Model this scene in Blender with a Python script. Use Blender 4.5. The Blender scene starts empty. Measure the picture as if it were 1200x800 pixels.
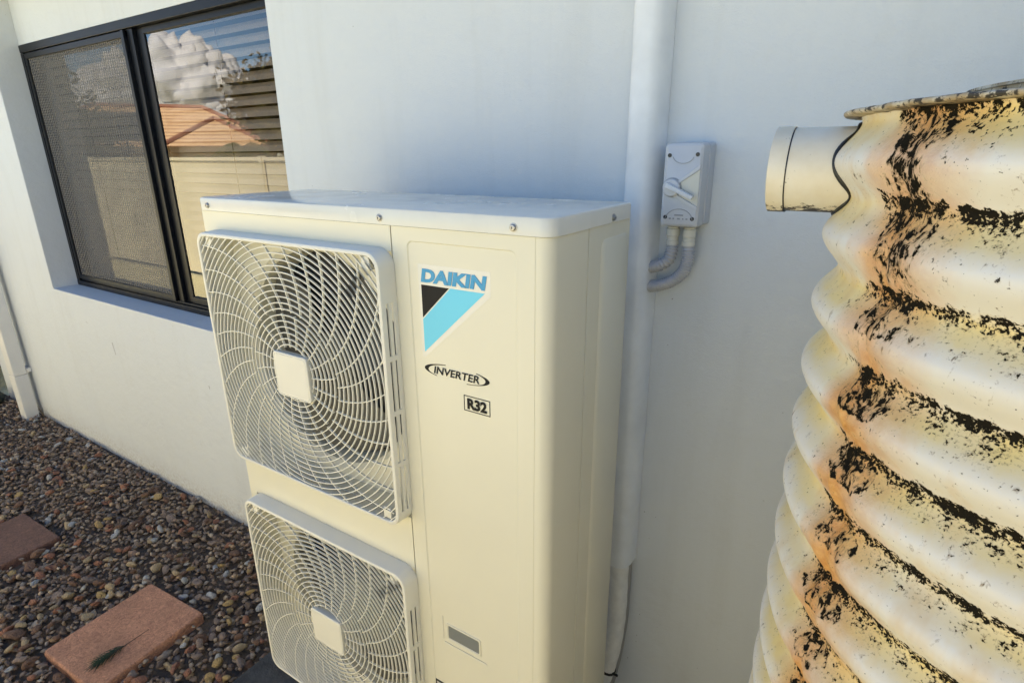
import bpy, bmesh, math, random
import numpy as np
from mathutils import Vector, Matrix, noise as mnoise
rnd = random.Random(7)
S = bpy.context.scene
COL = S.collection
PI = math.pi

# ------------------------------------------------------------------ camera
CAM = (1.3545, -1.3088, 1.7402); YAW, PITCH, ROLL, FPX = -0.5692, 0.3211, 0.0077, 666.04
def cam_axes():
    cy, sy, cp, sp = math.cos(YAW), math.sin(YAW), math.cos(PITCH), math.sin(PITCH)
    f = Vector((sy*cp, cy*cp, -sp)); r = Vector((cy, -sy, 0)); d = f.cross(r)
    c, s = math.cos(ROLL), math.sin(ROLL)
    return c*r + s*d, -s*r + c*d, f
AX_R, AX_D, AX_F = cam_axes()
cd = bpy.data.cameras.new('camera'); cam = bpy.data.objects.new('camera', cd); COL.objects.link(cam)
cd.sensor_width = 36; cd.lens = 36*FPX/1200; cd.clip_start = 0.02; cd.clip_end = 6000
M3 = Matrix((AX_R, -AX_D, -AX_F)).transposed()
cam.matrix_world = Matrix.Translation(CAM) @ M3.to_4x4()
S.camera = cam
def project(P):
    q = Vector(P) - Vector(CAM); z = q.dot(AX_F)
    return (600 + FPX*q.dot(AX_R)/z, 400 + FPX*q.dot(AX_D)/z, z) if z > 0.05 else (-9e3, -9e3, z)

# ------------------------------------------------------------------ sky, sun, exposure
SUN_EL, SUN_AZ = math.radians(47), math.radians(30)      # sun stands behind the house (+y), to the +x side
w = bpy.data.worlds.new('World'); S.world = w; w.use_nodes = True
nt = w.node_tree; nt.nodes.clear()
sky = nt.nodes.new('ShaderNodeTexSky'); sky.sky_type = 'NISHITA'; sky.sun_disc = False
sky.sun_elevation = SUN_EL; sky.sun_rotation = SUN_AZ; sky.dust_density = 0.0; sky.ozone_density = 6.0; sky.air_density = 1.0
bg = nt.nodes.new('ShaderNodeBackground'); bg.inputs['Strength'].default_value = 0.085
wo = nt.nodes.new('ShaderNodeOutputWorld')
nt.links.new(sky.outputs[0], bg.inputs[0]); nt.links.new(bg.outputs[0], wo.inputs[0])
sl = bpy.data.lights.new('sun', 'SUN'); sl.energy = 5.0; sl.angle = math.radians(0.5); sl.color = (1, .935, .80)
so = bpy.data.objects.new('sun', sl); COL.objects.link(so)
sd = Vector((math.sin(SUN_AZ)*math.cos(SUN_EL), math.cos(SUN_AZ)*math.cos(SUN_EL), math.sin(SUN_EL)))
so.rotation_euler = sd.to_track_quat('Z', 'Y').to_euler(); so.location = (0, 6, 12)
S.view_settings.view_transform = 'Standard'; S.view_settings.look = 'None'
S.view_settings.exposure = 1.75; S.view_settings.gamma = 1; S.view_settings.use_curve_mapping = False

# ------------------------------------------------------------------ helpers
class MB:
    def __init__(s): s.v = []; s.f = []
    def add(s, v, f):
        n = len(s.v); s.v += [tuple(p) for p in v]; s.f += [tuple(i+n for i in q) for q in f]; return s
    def box(s, x0, x1, y0, y1, z0, z1):
        v = [(x, y, z) for z in (z0, z1) for y in (y0, y1) for x in (x0, x1)]
        return s.add(v, [(0,2,3,1),(4,5,7,6),(0,1,5,4),(2,6,7,3),(0,4,6,2),(1,3,7,5)])
    def loops(s, loops, cap0=True, cap1=True, closed=True, ring=False):
        n = len(loops[0]); v = [p for L in loops for p in L]; f = []
        K = len(loops)
        for k in range(K if ring else K-1):
            k2 = (k+1) % K
            for i in range(n if closed else n-1):
                j = (i+1) % n
                f.append((k*n+i, k*n+j, k2*n+j, k2*n+i))
        if not ring and cap0: f.append(tuple(range(n-1, -1, -1)))
        if not ring and cap1: f.append(tuple((K-1)*n+i for i in range(n)))
        return s.add(v, f)
    def tube(s, path, rad, seg=10, cap=True):
        path = [Vector(p) for p in path]; n = len(path)
        if not hasattr(rad, '__len__'): rad = [rad]*n
        L = []; up = None
        for i, p in enumerate(path):
            t = (path[min(i+1, n-1)] - path[max(i-1, 0)]).normalized()
            if up is None:
                up = t.orthogonal().normalized()
            up = (up - t*up.dot(t)).normalized(); b = t.cross(up)
            L.append([p + rad[i]*(math.cos(a)*up + math.sin(a)*b) for a in [2*PI*k/seg for k in range(seg)]])
        return s.loops(L, cap, cap)
    def strip(s, path, normals, hw, y0, y1):
        # box-section bar lying in the xz plane following path [(x,z)], half width hw, depth y0..y1
        L = []
        for (x, z), (nx, nz) in zip(path, normals):
            L.append([(x-nx*hw, y0, z-nz*hw), (x+nx*hw, y0, z+nz*hw), (x+nx*hw, y1, z+nz*hw), (x-nx*hw, y1, z-nz*hw)])
        return s.loops(L)
    def lathe(s, prof, o, axis, seg=24):
        ax = Vector(axis).normalized(); u = ax.orthogonal().normalized(); w_ = ax.cross(u); o = Vector(o)
        return s.loops([[o + ax*h + r*(math.cos(2*PI*k/seg)*u + math.sin(2*PI*k/seg)*w_) for k in range(seg)] for r, h in prof])

def rrect(cx, cy, hx, hy, r, seg=5):
    rs = r if hasattr(r, '__len__') else (r,)*4     # order: +x+y, -x+y, -x-y, +x-y
    P = []
    for (sx, sy), rr, a0 in zip(((1,1),(-1,1),(-1,-1),(1,-1)), rs, (0, PI/2, PI, 1.5*PI)):
        for k in range(seg+1):
            a = a0 + PI/2*k/seg
            P.append((cx + sx*(hx-rr) + rr*math.cos(a), cy + sy*(hy-rr) + rr*math.sin(a)))
    return P

def root_of(o):
    while o.parent: o = o.parent
    return o
def obj(name, mb, mat, parent=None, smooth=False, bevel=0, local=False, base=None, seg=2):
    me = bpy.data.meshes.new(name)
    off = Vector((0,0,0))
    if parent is not None and not local: off = root_of(parent).location
    if parent is None and base is not None: off = Vector(base)
    me.from_pydata([Vector(p)-off for p in mb.v], [], mb.f)
    bm = bmesh.new(); bm.from_mesh(me)
    bmesh.ops.recalc_face_normals(bm, faces=bm.faces)
    if bevel:
        ed = [e for e in bm.edges if len(e.link_faces) == 2 and e.calc_face_angle(0) > 0.6]
        bmesh.ops.bevel(bm, geom=ed, offset=bevel, segments=seg, profile=0.6, affect='EDGES', clamp_overlap=True)
    bm.to_mesh(me); bm.free()
    if smooth:
        me.polygons.foreach_set('use_smooth', [True]*len(me.polygons))
        if smooth != 'all':
            bm = bmesh.new(); bm.from_mesh(me)
            for e in bm.edges:
                if len(e.link_faces) == 2 and e.calc_face_angle(0) > 0.62: e.smooth = False
            bm.to_mesh(me); bm.free()
    me.materials.append(mat)
    o = bpy.data.objects.new(name, me); COL.objects.link(o)
    if parent is not None: o.parent = parent
    elif base is not None: o.location = base
    return o
def thing(name, loc, label, cat, group=None, rz=0):
    o = bpy.data.objects.new(name, None); COL.objects.link(o); o.location = loc; o.rotation_euler = (0,0,rz)
    o.empty_display_size = .05
    return tag(o, label, cat, group)
def tag(o, label=None, cat=None, group=None, kind=None):
    if label: o['label'] = label
    if cat: o['category'] = cat
    if group: o['group'] = group
    if kind: o['kind'] = kind
    return o

# ------------------------------------------------------------------ materials
def new_mat(name):
    m = bpy.data.materials.new(name); m.use_nodes = True
    return m, m.node_tree, m.node_tree.nodes['Principled BSDF']
def N(t, typ, **kw):
    n = t.nodes.new(typ)
    for k, v in kw.items():
        if k.startswith('i_'): n.inputs[int(k[2:])].default_value = v
        else: setattr(n, k, v)
    return n
def ramp(t, src, stops):
    r = t.nodes.new('ShaderNodeValToRGB'); e = r.color_ramp.elements
    while len(e) < len(stops): e.new(0.5)
    for el, (p, c) in zip(e, stops):
        el.position = p; el.color = (c, c, c, 1) if not hasattr(c, '__len__') else (*c, 1)
    t.links.new(src, r.inputs[0]); return r.outputs[0]
def noise(t, scale, detail=4, rough=.55, vec=None, dist=0):
    n = t.nodes.new('ShaderNodeTexNoise'); n.inputs['Scale'].default_value = scale
    n.inputs['Detail'].default_value = detail; n.inputs['Roughness'].default_value = rough; n.inputs['Distortion'].default_value = dist
    t.links.new(vec if vec is not None else coords(t), n.inputs['Vector']); return n.outputs['Fac']
def coords(t, scale=None):
    tc = t.nodes.new('ShaderNodeTexCoord')
    if scale is None: return tc.outputs['Object']
    mp = t.nodes.new('ShaderNodeMapping'); mp.inputs['Scale'].default_value = scale
    t.links.new(tc.outputs['Object'], mp.inputs['Vector']); return mp.outputs[0]
def mix(t, fac, a, b, blend='MIX'):
    n = t.nodes.new('ShaderNodeMix'); n.data_type = 'RGBA'; n.blend_type = blend
    for s, v in ((n.inputs[0], fac), (n.inputs[6], a), (n.inputs[7], b)):
        if hasattr(v, 'is_output'): t.links.new(v, s)
        elif hasattr(v, '__len__'): s.default_value = (*v, 1)
        else: s.default_value = v
    return n.outputs[2]
def math_(t, op, a, b=None, c=None):
    n = t.nodes.new('ShaderNodeMath'); n.operation = op
    for s, v in zip(n.inputs, (a, b, c)):
        if v is None: continue
        if hasattr(v, 'is_output'): t.links.new(v, s)
        else: s.default_value = v
    return n.outputs[0]
def bump(t, p, h, strength=.3, dist=.002):
    b = t.nodes.new('ShaderNodeBump'); b.inputs['Strength'].default_value = strength; b.inputs['Distance'].default_value = dist
    t.links.new(h, b.inputs['Height']); t.links.new(b.outputs[0], p.inputs['Normal'])
def simple(name, col, rough=.5, metal=0, var=.12, vs=6, bs=0, bscale=200, bd=.001, spec=None):
    m, t, p = new_mat(name)
    c2 = tuple(x*(1-var) for x in col)
    t.links.new(mix(t, ramp(t, noise(t, vs, 5), [(.3, 0.0), (.7, 1.0)]), col, c2), p.inputs['Base Color'])
    p.inputs['Roughness'].default_value = rough; p.inputs['Metallic'].default_value = metal
    if spec is not None: p.inputs['Specular IOR Level'].default_value = spec
    if bs: bump(t, p, noise(t, bscale, 4), bs, bd)
    return m

# painted render of the house wall: fine sand relief, faint stains, tiny fly specks
m, t, p = new_mat('wall_paint')
c = mix(t, ramp(t, noise(t, 1.3, 5), [(.35, 0.0), (.75, 1.0)]), (.64, .67, .68), (.61, .635, .64))
c = mix(t, ramp(t, noise(t, 9, 6, .7), [(.55, 0.0), (.8, .35)]), c, (.56, .56, .53))
c = mix(t, ramp(t, noise(t, 7, 5, .6, coords(t, (1.6, 1, .16))), [(.52, 0.0), (.8, .30)]), c, (.50, .51, .48))
sz_ = t.nodes.new('ShaderNodeSeparateXYZ'); t.links.new(coords(t), sz_.inputs[0])
spl = math_(t, 'MULTIPLY', ramp(t, math_(t, 'ADD', sz_.outputs[2], math_(t, 'MULTIPLY', noise(t, 16, 4), .12)), [(.03, .9), (.20, 0.0)]), ramp(t, noise(t, 60, 5, .7), [(.42, 0.0), (.62, 1.0)]))
c = mix(t, math_(t, 'MULTIPLY', spl, .75), c, (.34, .28, .20))
vo = N(t, 'ShaderNodeTexVoronoi'); vo.inputs['Scale'].default_value = 27; t.links.new(coords(t), vo.inputs['Vector'])
sp = math_(t, 'MULTIPLY', ramp(t, vo.outputs['Distance'], [(.03, 1.0), (.055, 0.0)]), ramp(t, noise(t, 2.2, 2), [(.50, 0.0), (.62, .85)]))
c = mix(t, sp, c, (.16, .15, .13))
t.links.new(c, p.inputs['Base Color']); p.inputs['Roughness'].default_value = .62
bump(t, p, math_(t, 'ADD', noise(t, 420, 3), math_(t, 'MULTIPLY', noise(t, 22, 4, .6), 2.6)), .5, .0025)
WALL = m
DUCT = simple('duct_paint', (.79, .81, .81), .4, var=.14, vs=11, bs=.05, bscale=60)
PIPEW = simple('downpipe_paint', (.72, .71, .67), .45, var=.1, vs=5)
TAPE = simple('white_tape', (.78, .77, .72), .55, var=.15, vs=40, bs=.3, bscale=90, bd=.002)
SOFF = simple('soffit_paint', (.78, .78, .76), .6)
IVORY = simple('ivory_enamel', (.74, .705, .56), .33, var=.045, vs=3.5, bs=.03, bscale=500)
IVORY2 = simple('ivory_plastic', (.76, .735, .635), .42, var=.06, vs=8)
# lid: same enamel with a film of dust
m, t, p = new_mat('lid_enamel')
c = mix(t, ramp(t, noise(t, 14, 6, .65), [(.45, 0.0), (.75, .3)]), (.72, .70, .61), (.60, .58, .51))
t.links.new(c, p.inputs['Base Color'])
t.links.new(ramp(t, noise(t, 8, 5), [(.3, .14), (.7, .3)]), p.inputs['Roughness'])
LID = m
GREYF = simple('fan_plastic', (.07, .07, .066), .5, var=.15, vs=9)
DARK = simple('dark_interior', (.035, .035, .035), .8)
FIN = simple('coil_fins', (.16, .165, .165), .45, metal=.6, var=.3, vs=20)
BLACKP = simple('print_black', (.010, .010, .012), .55, spec=.2)
BLUE1 = simple('print_blue', (.02, .30, .56), .4, var=.03)
BLUE2 = simple('print_light_blue', (.13, .62, .83), .4, var=.03)
STICK = simple('clear_sticker', (.77, .745, .65), .25, var=.02)
LABELG = simple('label_grey', (.20, .21, .20), .35, var=.1)
STEEL = simple('screw_steel', (.42, .42, .42), .35, metal=.9, var=.25, vs=200)
GALV = simple('galvanised', (.45, .46, .46), .45, metal=.8)
BLKM = simple('black_powdercoat', (.005, .006, .009), .42, var=.2, vs=30, spec=.25)
SEAL = simple('black_sealant', (.012, .012, .012), .4)
GREYP = simple('isolator_grey', (.56, .57, .58), .42, var=.08, vs=14)
GREYD = simple('isolator_dark', (.30, .31, .32), .45, var=.06, vs=14)
COND = simple('conduit_grey', (.46, .46, .47), .45, var=.08, vs=20)
GLAND = simple('gland_cream', (.66, .64, .54), .45)
SLATM = simple('blind_slat', (.74, .69, .61), .5, var=.10, vs=4)
ROOM = simple('room_plaster', (.22, .19, .16), .8)
TIE = SEAL
SLABM = simple('slab_concrete', (.06, .062, .065), .85, var=.55, vs=28, bs=.8, bscale=70, bd=.006)
SOIL = simple('soil', (.13, .095, .068), .95, var=.4, vs=20, bs=.8, bscale=40, bd=.02)
STEM = simple('dry_stem', (.16, .12, .07), .8)
GREEN = simple('needle_green', (.02, .045, .018), .6, var=.4, vs=60)
DGREEN = simple('dark_green_plastic', (.008, .03, .024), .45)
WHITEP = simple('white_plastic', (.75, .75, .73), .4)

def glass_mat(name, tint):
    m = bpy.data.materials.new(name); m.use_nodes = True; t = m.node_tree; t.nodes.clear()
    o = t.nodes.new('ShaderNodeOutputMaterial'); mx = t.nodes.new('ShaderNodeMixShader')
    tr = t.nodes.new('ShaderNodeBsdfTransparent'); tr.inputs[0].default_value = (*tint, 1)
    gl = t.nodes.new('ShaderNodeBsdfGlossy'); gl.inputs['Roughness'].default_value = 0.0; gl.inputs[0].default_value = (1, .97, .93, 1)
    fr = t.nodes.new('ShaderNodeFresnel'); fr.inputs[0].default_value = 1.52
    k = math_(t, 'MINIMUM', math_(t, 'MULTIPLY', fr.outputs[0], 1.85), .98)   # both faces of the pane
    k = math_(t, 'MULTIPLY', k, math_(t, 'SUBTRACT', 1.0, t.nodes.new('ShaderNodeNewGeometry').outputs['Backfacing']))   # no false total reflection at the far face
    t.links.new(k, mx.inputs[0]); t.links.new(tr.outputs[0], mx.inputs[1]); t.links.new(gl.outputs[0], mx.inputs[2])
    t.links.new(mx.outputs[0], o.inputs[0]); return m
GLASS = glass_mat('tinted_glass', (.76, .73, .70))

# woven insect screen: fine wires with open gaps
m = bpy.data.materials.new('insect_mesh'); m.use_nodes = True; t = m.node_tree; t.nodes.clear()
o_ = t.nodes.new('ShaderNodeOutputMaterial'); mx = t.nodes.new('ShaderNodeMixShader'); tr = t.nodes.new('ShaderNodeBsdfTransparent')
df = t.nodes.new('ShaderNodeBsdfDiffuse'); df.inputs[0].default_value = (.17, .165, .16, 1)
wob = noise(t, 3, 2)
def wires(axis, pitch, amp):
    sx = t.nodes.new('ShaderNodeSeparateXYZ'); t.links.new(coords(t), sx.inputs[0])
    a = math_(t, 'ADD', sx.outputs[axis], math_(t, 'MULTIPLY', wob, amp))
    return math_(t, 'PINGPONG', math_(t, 'DIVIDE', a, pitch), .5)
g1 = ramp(t, wires(0, .021, .05), [(.05, .0), (.45, .95)]); g2 = ramp(t, wires(2, .013, .03), [(.1, .0), (.4, .38)])
fac = math_(t, 'ADD', math_(t, 'MULTIPLY', math_(t, 'ADD', g1, g2), .45), .30)
t.links.new(fac, mx.inputs[0]); t.links.new(tr.outputs[0], mx.inputs[1]); t.links.new(df.outputs[0], mx.inputs[2]); t.links.new(mx.outputs[0], o_.inputs[0])
SCREEN = m

# terracotta coloured concrete paver
def paver_mat(name, a, b):
    m, t, p = new_mat(name)
    wv = noise(t, 42, 7, .82, dist=2.2)
    c = mix(t, ramp(t, wv, [(.40, 0.0), (.60, 1.0)]), a, b)
    c = mix(t, ramp(t, noise(t, 5, 5), [(.45, 0.0), (.8, .7)]), c, tuple(x*.45 for x in a))
    t.links.new(c, p.inputs['Base Color']); p.inputs['Roughness'].default_value = .9
    bump(t, p, wv, 1.0, .010); return m
PAVER1 = paver_mat('paver_terracotta', (.74, .38, .235), (.40, .185, .115))
PAVER2 = paver_mat('paver_dark_red', (.27, .14, .10), (.12, .065, .052))

def pebble_mat(name, island):
    m, t, p = new_mat(name)
    r = t.nodes.new('ShaderNodeNewGeometry').outputs['Random Per Island'] if island else t.nodes.new('ShaderNodeObjectInfo').outputs['Random']
    c = ramp(t, r, [(0, (.15, .105, .08)), (.2, (.28, .195, .14)), (.4, (.26, .215, .175)), (.55, (.40, .30, .21)), (.7, (.29, .18, .125)), (.82, (.44, .37, .29)), (.93, (.48, .32, .18)), (1, (.60, .54, .45))])
    c = mix(t, ramp(t, noise(t, 60, 5, .7), [(.35, 0.0), (.75, .65)]), c, (.04, .032, .027))
    t.links.new(c, p.inputs['Base Color']); p.inputs['Roughness'].default_value = .8
    bump(t, p, noise(t, 150, 4), .5, .003); return m
PEBA = pebble_mat('pebble_mixed', True)
PEBC = [('dark brown', (.09, .058, .04)), ('reddish brown', (.15, .078, .05)), ('grey', (.13, .112, .098)), ('tan', (.25, .18, .115)), ('dark grey', (.06, .05, .044)), ('orange tan', (.29, .165, .075)), ('pale grey', (.31, .285, .25))]
def one_pebble(name, col):
    m, t, p = new_mat(name)
    c = mix(t, ramp(t, noise(t, 2.2, 5, .7), [(.35, 0.0), (.75, .65)]), col, tuple(x*.45 for x in col))
    t.links.new(c, p.inputs['Base Color']); p.inputs['Roughness'].default_value = .8
    bump(t, p, noise(t, 5, 4), .6, .05); return m
PEBM = [one_pebble('pebble_'+n.replace(' ', '_'), tuple(min(.5, x*k_) for x, k_ in zip(c_, (2.4, 2.1, 1.95)))) for n, c_ in PEBC]

# ------------------------------------------------------------------ ground
gm, t, p = new_mat('ground_gravel')
c = ramp(t, noise(t, 45, 5, .8), [(.3, (.48, .43, .23)), (.7, (.68, .61, .38))])
t.links.new(c, p.inputs['Base Color']); p.inputs['Roughness'].default_value = .95
bump(t, p, noise(t, 30, 4), .8, .02)
g = MB(); B = 1500
g.add([(-B,-B,-.025),(B,-B,-.025),(B,B,-.025),(-B,B,-.025)], [(0,1,2,3)])
tag(obj('ground', g, gm), kind='structure')
bed = MB(); bed.add([(-6,-1.7,-.018),(.9,-1.7,-.018),(.9,0.0,-.018),(-6,0.0,-.018)], [(0,1,2,3)])
tag(obj('garden_bed', bed, SOIL), kind='structure')

# ------------------------------------------------------------------ house: wall with recessed window bay, eave, roof
WL, WR, SILL, REC, WTOP = -2.689, -.4045, .998, .128, 2.299
HX0, HX1, HH = -4.08, 7.0, 2.60
house = thing('house', (0, 2.5, 0), 'pale painted rendered house wall with a recessed dark framed window', 'house')
wmb = MB()
xs = [HX0, WL, WR, HX1]
wmb.add([(HX0,0,-.1),(WL,0,-.1),(WL,0,SILL),(WL,0,HH),(HX0,0,HH),(HX0,0,SILL),
         (WR,0,-.1),(WR,0,SILL),(WR,0,HH),(HX1,0,-.1),(HX1,0,HH),(HX1,0,SILL),
         (WL,.26,SILL),(WL,.26,HH),(WR,.26,SILL),(WR,.26,HH),
         (HX0,5,-.1),(HX0,5,HH),(HX1,5,-.1),(HX1,5,HH)],
        [(0,1,2,5),(5,2,3,4),(1,6,7,2),(6,9,11,7),(7,11,10,8),(2,12,13,3),(7,8,15,14),(2,7,14,12),(0,5,4,17,16),(9,18,19,10,11),(16,17,19,18)])
wall = obj('wall', wmb, WALL, house, bevel=.004)
obj('infill_panel', MB().box(WL+.002, WR-.002, REC+.004, REC+.05, WTOP+.002, HH-.002), WALL, house)
obj('soffit', MB().box(HX0-.45, HX1+.45, -.02, .3, HH+.002, HH+.02), SOFF, house)
obj('fascia', MB().box(HX0-.45, HX1+.45, -.04, -.021, HH-.02, HH+.15), SOFF, house)
gt = MB(); gt.loops([[(x, -.042, HH+.02), (x, -.042, HH+.11), (x, -.13, HH+.11), (x, -.13, HH+.04), (x, -.11, HH+.02)] for x in (HX0-.46, HX1+.46)])
obj('gutter', gt, PIPEW, house)
RT = simple('roof_tile_red', (.36, .17, .10), .8, var=.3, vs=2)
rf = MB(); rf.add([(HX0-.45,-.03,HH+.155),(HX1+.45,-.03,HH+.155),(HX1-2.3,2.6,HH+1.35),(HX0+2.3,2.6,HH+1.35),(HX0-.45,5.5,HH+.155),(HX1+.45,5.5,HH+.155)],
                  [(0,1,2,3),(3,2,5,4),(0,3,4),(1,5,2),(0,4,5,1)])
obj('roof', rf, RT, house)
rm = MB(); rm.add([(WL-.2,.262,.6),(WR+.2,.262,.6),(WR+.2,2.6,.6),(WL-.2,2.6,.6),(WL-.2,.262,2.6),(WR+.2,.262,2.6),(WR+.2,2.6,2.6),(WL-.2,2.6,2.6)],
                  [(0,1,2,3),(4,7,6,5),(2,6,7,3),(0,3,7,4),(1,5,6,2)])
obj('room_lining', rm, ROOM, house)
# hairline marks on the render
SCR = simple('scratch', (.25, .23, .2), .8)
for x, z0, z1, dx in ((-2.08, .70, .77, .012), (-1.17, .70, .715, .004), (-2.35, .84, .85, .02)):
    obj('scratch_mark', MB().add([(x, -.0012, z1), (x+.004, -.0012, z1), (x+dx+.003, -.0012, z0), (x+dx, -.0012, z0)], [(0,1,2,3)]), SCR, house)

# window: part of the house; its bars, panes and screen are sub-parts
def fr(x0, x1, y0, y1, z0, z1): return MB().box(x0, x1, y0, y1, z0, z1)
wf = MB()
wf.box(WL+.001, WR-.001, REC, .20, 2.262, WTOP); wf.box(WL+.001, WR-.001, REC, .20, SILL+.001, SILL+.030)
wf.box(WL+.001, WL+.034, REC+.001, .20, SILL+.0305, 2.2615); wf.box(WR-.034, WR-.001, REC+.001, .20, SILL+.0305, 2.2615)
window = obj('window', wf, BLKM, house, bevel=.003)
def wpart(name, mb, mat=BLKM, bevel=.002): return obj(name, mb, mat, window, bevel=bevel)
MX0, MX1 = -1.565, -1.46
wpart('track_rail', fr(WL+.035, WR-.035, REC+.012, .185, SILL+.0305, SILL+.042))
wpart('screen_rail', fr(WL+.0345, MX0-.002, REC+.004, REC+.02, 2.232, 2.258))
wpart('screen_rail', fr(WL+.0345, MX0-.002, REC+.004, REC+.02, SILL+.0425, SILL+.068))
wpart('screen_stile', fr(WL+.0345, WL+.058, REC+.004, REC+.02, SILL+.0685, 2.2315))
wpart('screen_stile', fr(MX0-.026, MX0-.002, REC-.004, REC+.02, SILL+.0425, 2.2585))
wpart('meeting_stile', fr(MX0, MX0+.045, REC+.012, .172, SILL+.0425, 2.2615))
wpart('meeting_stile', fr(MX0+.046, MX1, REC+.030, .178, SILL+.0425, 2.2615))
wpart('sash_rail', fr(MX1+.0005, WR-.0345, REC+.024, .178, 2.236, 2.2612))
wpart('sash_rail', fr(MX1+.0005, WR-.0345, REC+.024, .178, SILL+.0425, SILL+.075))
wpart('window_pane', fr(MX1+.001, WR-.0345, .163, .1645, SILL+.0755, 2.2355), GLASS, 0)
wpart('window_pane', fr(WL+.0345, MX0-.001, .168, .1695, SILL+.0425, 2.2585), GLASS, 0)
sc = MB(); sc.add([(WL+.057, REC+.012, SILL+.067), (MX0-.025, REC+.012, SILL+.067), (MX0-.025, REC+.012, 2.233), (WL+.057, REC+.012, 2.233)], [(0,1,2,3)])
wpart('insect_screen', sc, SCREEN, 0)

blind = thing('venetian_blind', (WL+.03, .26, SILL+.03), 'closed cream slatted venetian blind hanging behind the window glass', 'blind')
ns = 28
for k in range(ns):
    z = SILL+.06 + k*.0445; a = math.radians(50 + rnd.uniform(-2, 2)); cw, sw = .025*math.cos(a), .025*math.sin(a)
    s_ = MB(); L = []
    for x in (WL+.045, WR-.045):
        dz = rnd.uniform(-.0015, .0015)
        L.append([(x, .235-cw, z-sw+dz), (x, .235-.003, z+.002+dz), (x, .235+cw, z+sw+dz), (x, .2385+cw, z+sw+dz), (x, .2385-.003, z+.001+dz), (x, .2385-cw, z-sw+dz)])
    obj('slat', s_.loops(L), SLATM, blind)
for x in (-2.3, -1.72, -1.04, -.58):
    obj('ladder_cord', MB().tube([(x, .222, SILL+.04), (x, .222, 2.25)], .0016, 6), STEM, blind)

# ------------------------------------------------------------------ downpipe at the far end of the wall
dpx0, dpx1 = -3.54, -3.44
dp = thing('downpipe', (-3.49, -.065, -.02), 'off-white rectangular downpipe fixed to the far end of the wall', 'downpipe')
obj('pipe', MB().box(dpx0, dpx1, -.102, -.028, .315, 2.56), PIPEW, dp, bevel=.006)
obj('pipe', MB().box(dpx0-.001, dpx1+.001, -.1035, -.027, -.02, .3135), PIPEW, dp, bevel=.006)
obj('bracket', MB().box(dpx0-.005, dpx1+.006, -.0265, -.001, .325, .352), PIPEW, dp, bevel=.002)
obj('bracket', MB().box(dpx0-.005, dpx1+.006, -.0265, -.001, 1.9, 1.93), PIPEW, dp, bevel=.002)

# ------------------------------------------------------------------ white pipe duct with taped pipes below
duct = thing('pipe_duct', (.889, -.03, .3), 'tall white plastic pipe cover running up the wall behind the air conditioner', 'pipe cover')
prof = [(.857, -.001), (.857, -.05), (.860, -.062), (.868, -.069), (.880, -.071), (.900, -.071), (.912, -.067), (.921, -.056), (.926, -.035), (.928, -.001)]
obj('cover', MB().loops([[(x, y, z) for x, y in prof] for z in (.652, 2.6)]), DUCT, duct, smooth=True)
pt = [(.893, -.038, .70), (.894, -.040, .60), (.897, -.044, .50), (.895, -.052, .40), (.886, -.062, .31), (.868, -.078, .23), (.82, -.12, .17), (.78, -.19, .15)]
def smoothpath(P, n=6):
    P = [Vector(q) for q in P]; out = []
    for i in range(len(P)-1):
        a, b, c, d = P[max(i-1,0)], P[i], P[i+1], P[min(i+2, len(P)-1)]
        for k in range(n):
            u = k/n; out.append(.5*((2*b)+(-a+c)*u+(2*a-5*b+4*c-d)*u*u+(-a+3*b-3*c+d)*u**3))
    return out+[P[-1]]
sp_ = smoothpath(pt, 10)
obj('taped_pipe', MB().tube(sp_, [.0275+.0004*math.sin(i*1.1) for i in range(len(sp_))], 16), TAPE, duct, smooth='all')
obj('taped_pipe', MB().tube(smoothpath([(.912, -.018, .70), (.913, -.018, .55), (.912, -.022, .42), (.902, -.036, .28), (.88, -.06, .18), (.80, -.14, .12)], 8), .011, 12), simple('grey_cable', (.33, .32, .29), .5), duct, smooth='all')
tz = [p_ for p_ in sp_ if p_.z < .285][0]
obj('cable_tie', MB().lathe([(.026, -.003), (.031, -.003), (.031, .003), (.026, .003)], tz, (.25, .25, .93), 20), TIE, duct)
obj('cable_tie', MB().box(tz.x+.024, tz.x+.042, tz.y-.012, tz.y-.008, tz.z-.004, tz.z+.002), TIE, duct)

# ------------------------------------------------------------------ isolator switch with flexible conduits
iso = thing('isolator_switch', (.99, -.03, 1.583), 'grey weatherproof isolator switch box with a rotary lever on the wall', 'switch box')
def taper(x0, x1, z0, z1, d, y0, y1, r=.008):
    cx, cz, hx, hz = (x0+x1)/2, (z0+z1)/2, (x1-x0)/2, (z1-z0)/2
    return MB().loops([[(x, y, z) for x, z in rrect(cx, cz, hx-k, hz-k, r)] for y, k in ((y0, 0), (y1+.004, d*.8), (y1, d+.004))])
obj('back_box', taper(.948, 1.036, 1.585, 1.758, .002, -.0005, -.040), GREYP, iso, smooth=True)
front = obj('cover', taper(.949, 1.033, 1.584, 1.757, .003, -.041, -.078), GREYP, iso, smooth=True)
FY = -.0785
ix = lambda u: .952 + u*.078
iz = lambda v: 1.587 + v*.168
def isopoly(P, y0, y1, mat, name, par=front, bev=0):
    return obj(name, MB().loops([[(ix(u), y, iz(v)) for u, v in P] for y in (y0, y1)]), mat, par, bevel=bev)
isopoly([(.17,.47),(.98,.76),(.98,.70),(.30,.48)], FY, FY-.003, GREYP, 'ridge', bev=.0006)
isopoly([(.17,.45),(.98,.25),(.98,.20),(.10,.42)], FY, FY-.003, GREYP, 'ridge', bev=.0006)
isopoly([(.26,.47),(.97,.69),(.97,.255),(.26,.44)], FY+.0003, FY-.0006, GLAND, 'switch_plate')
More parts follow.
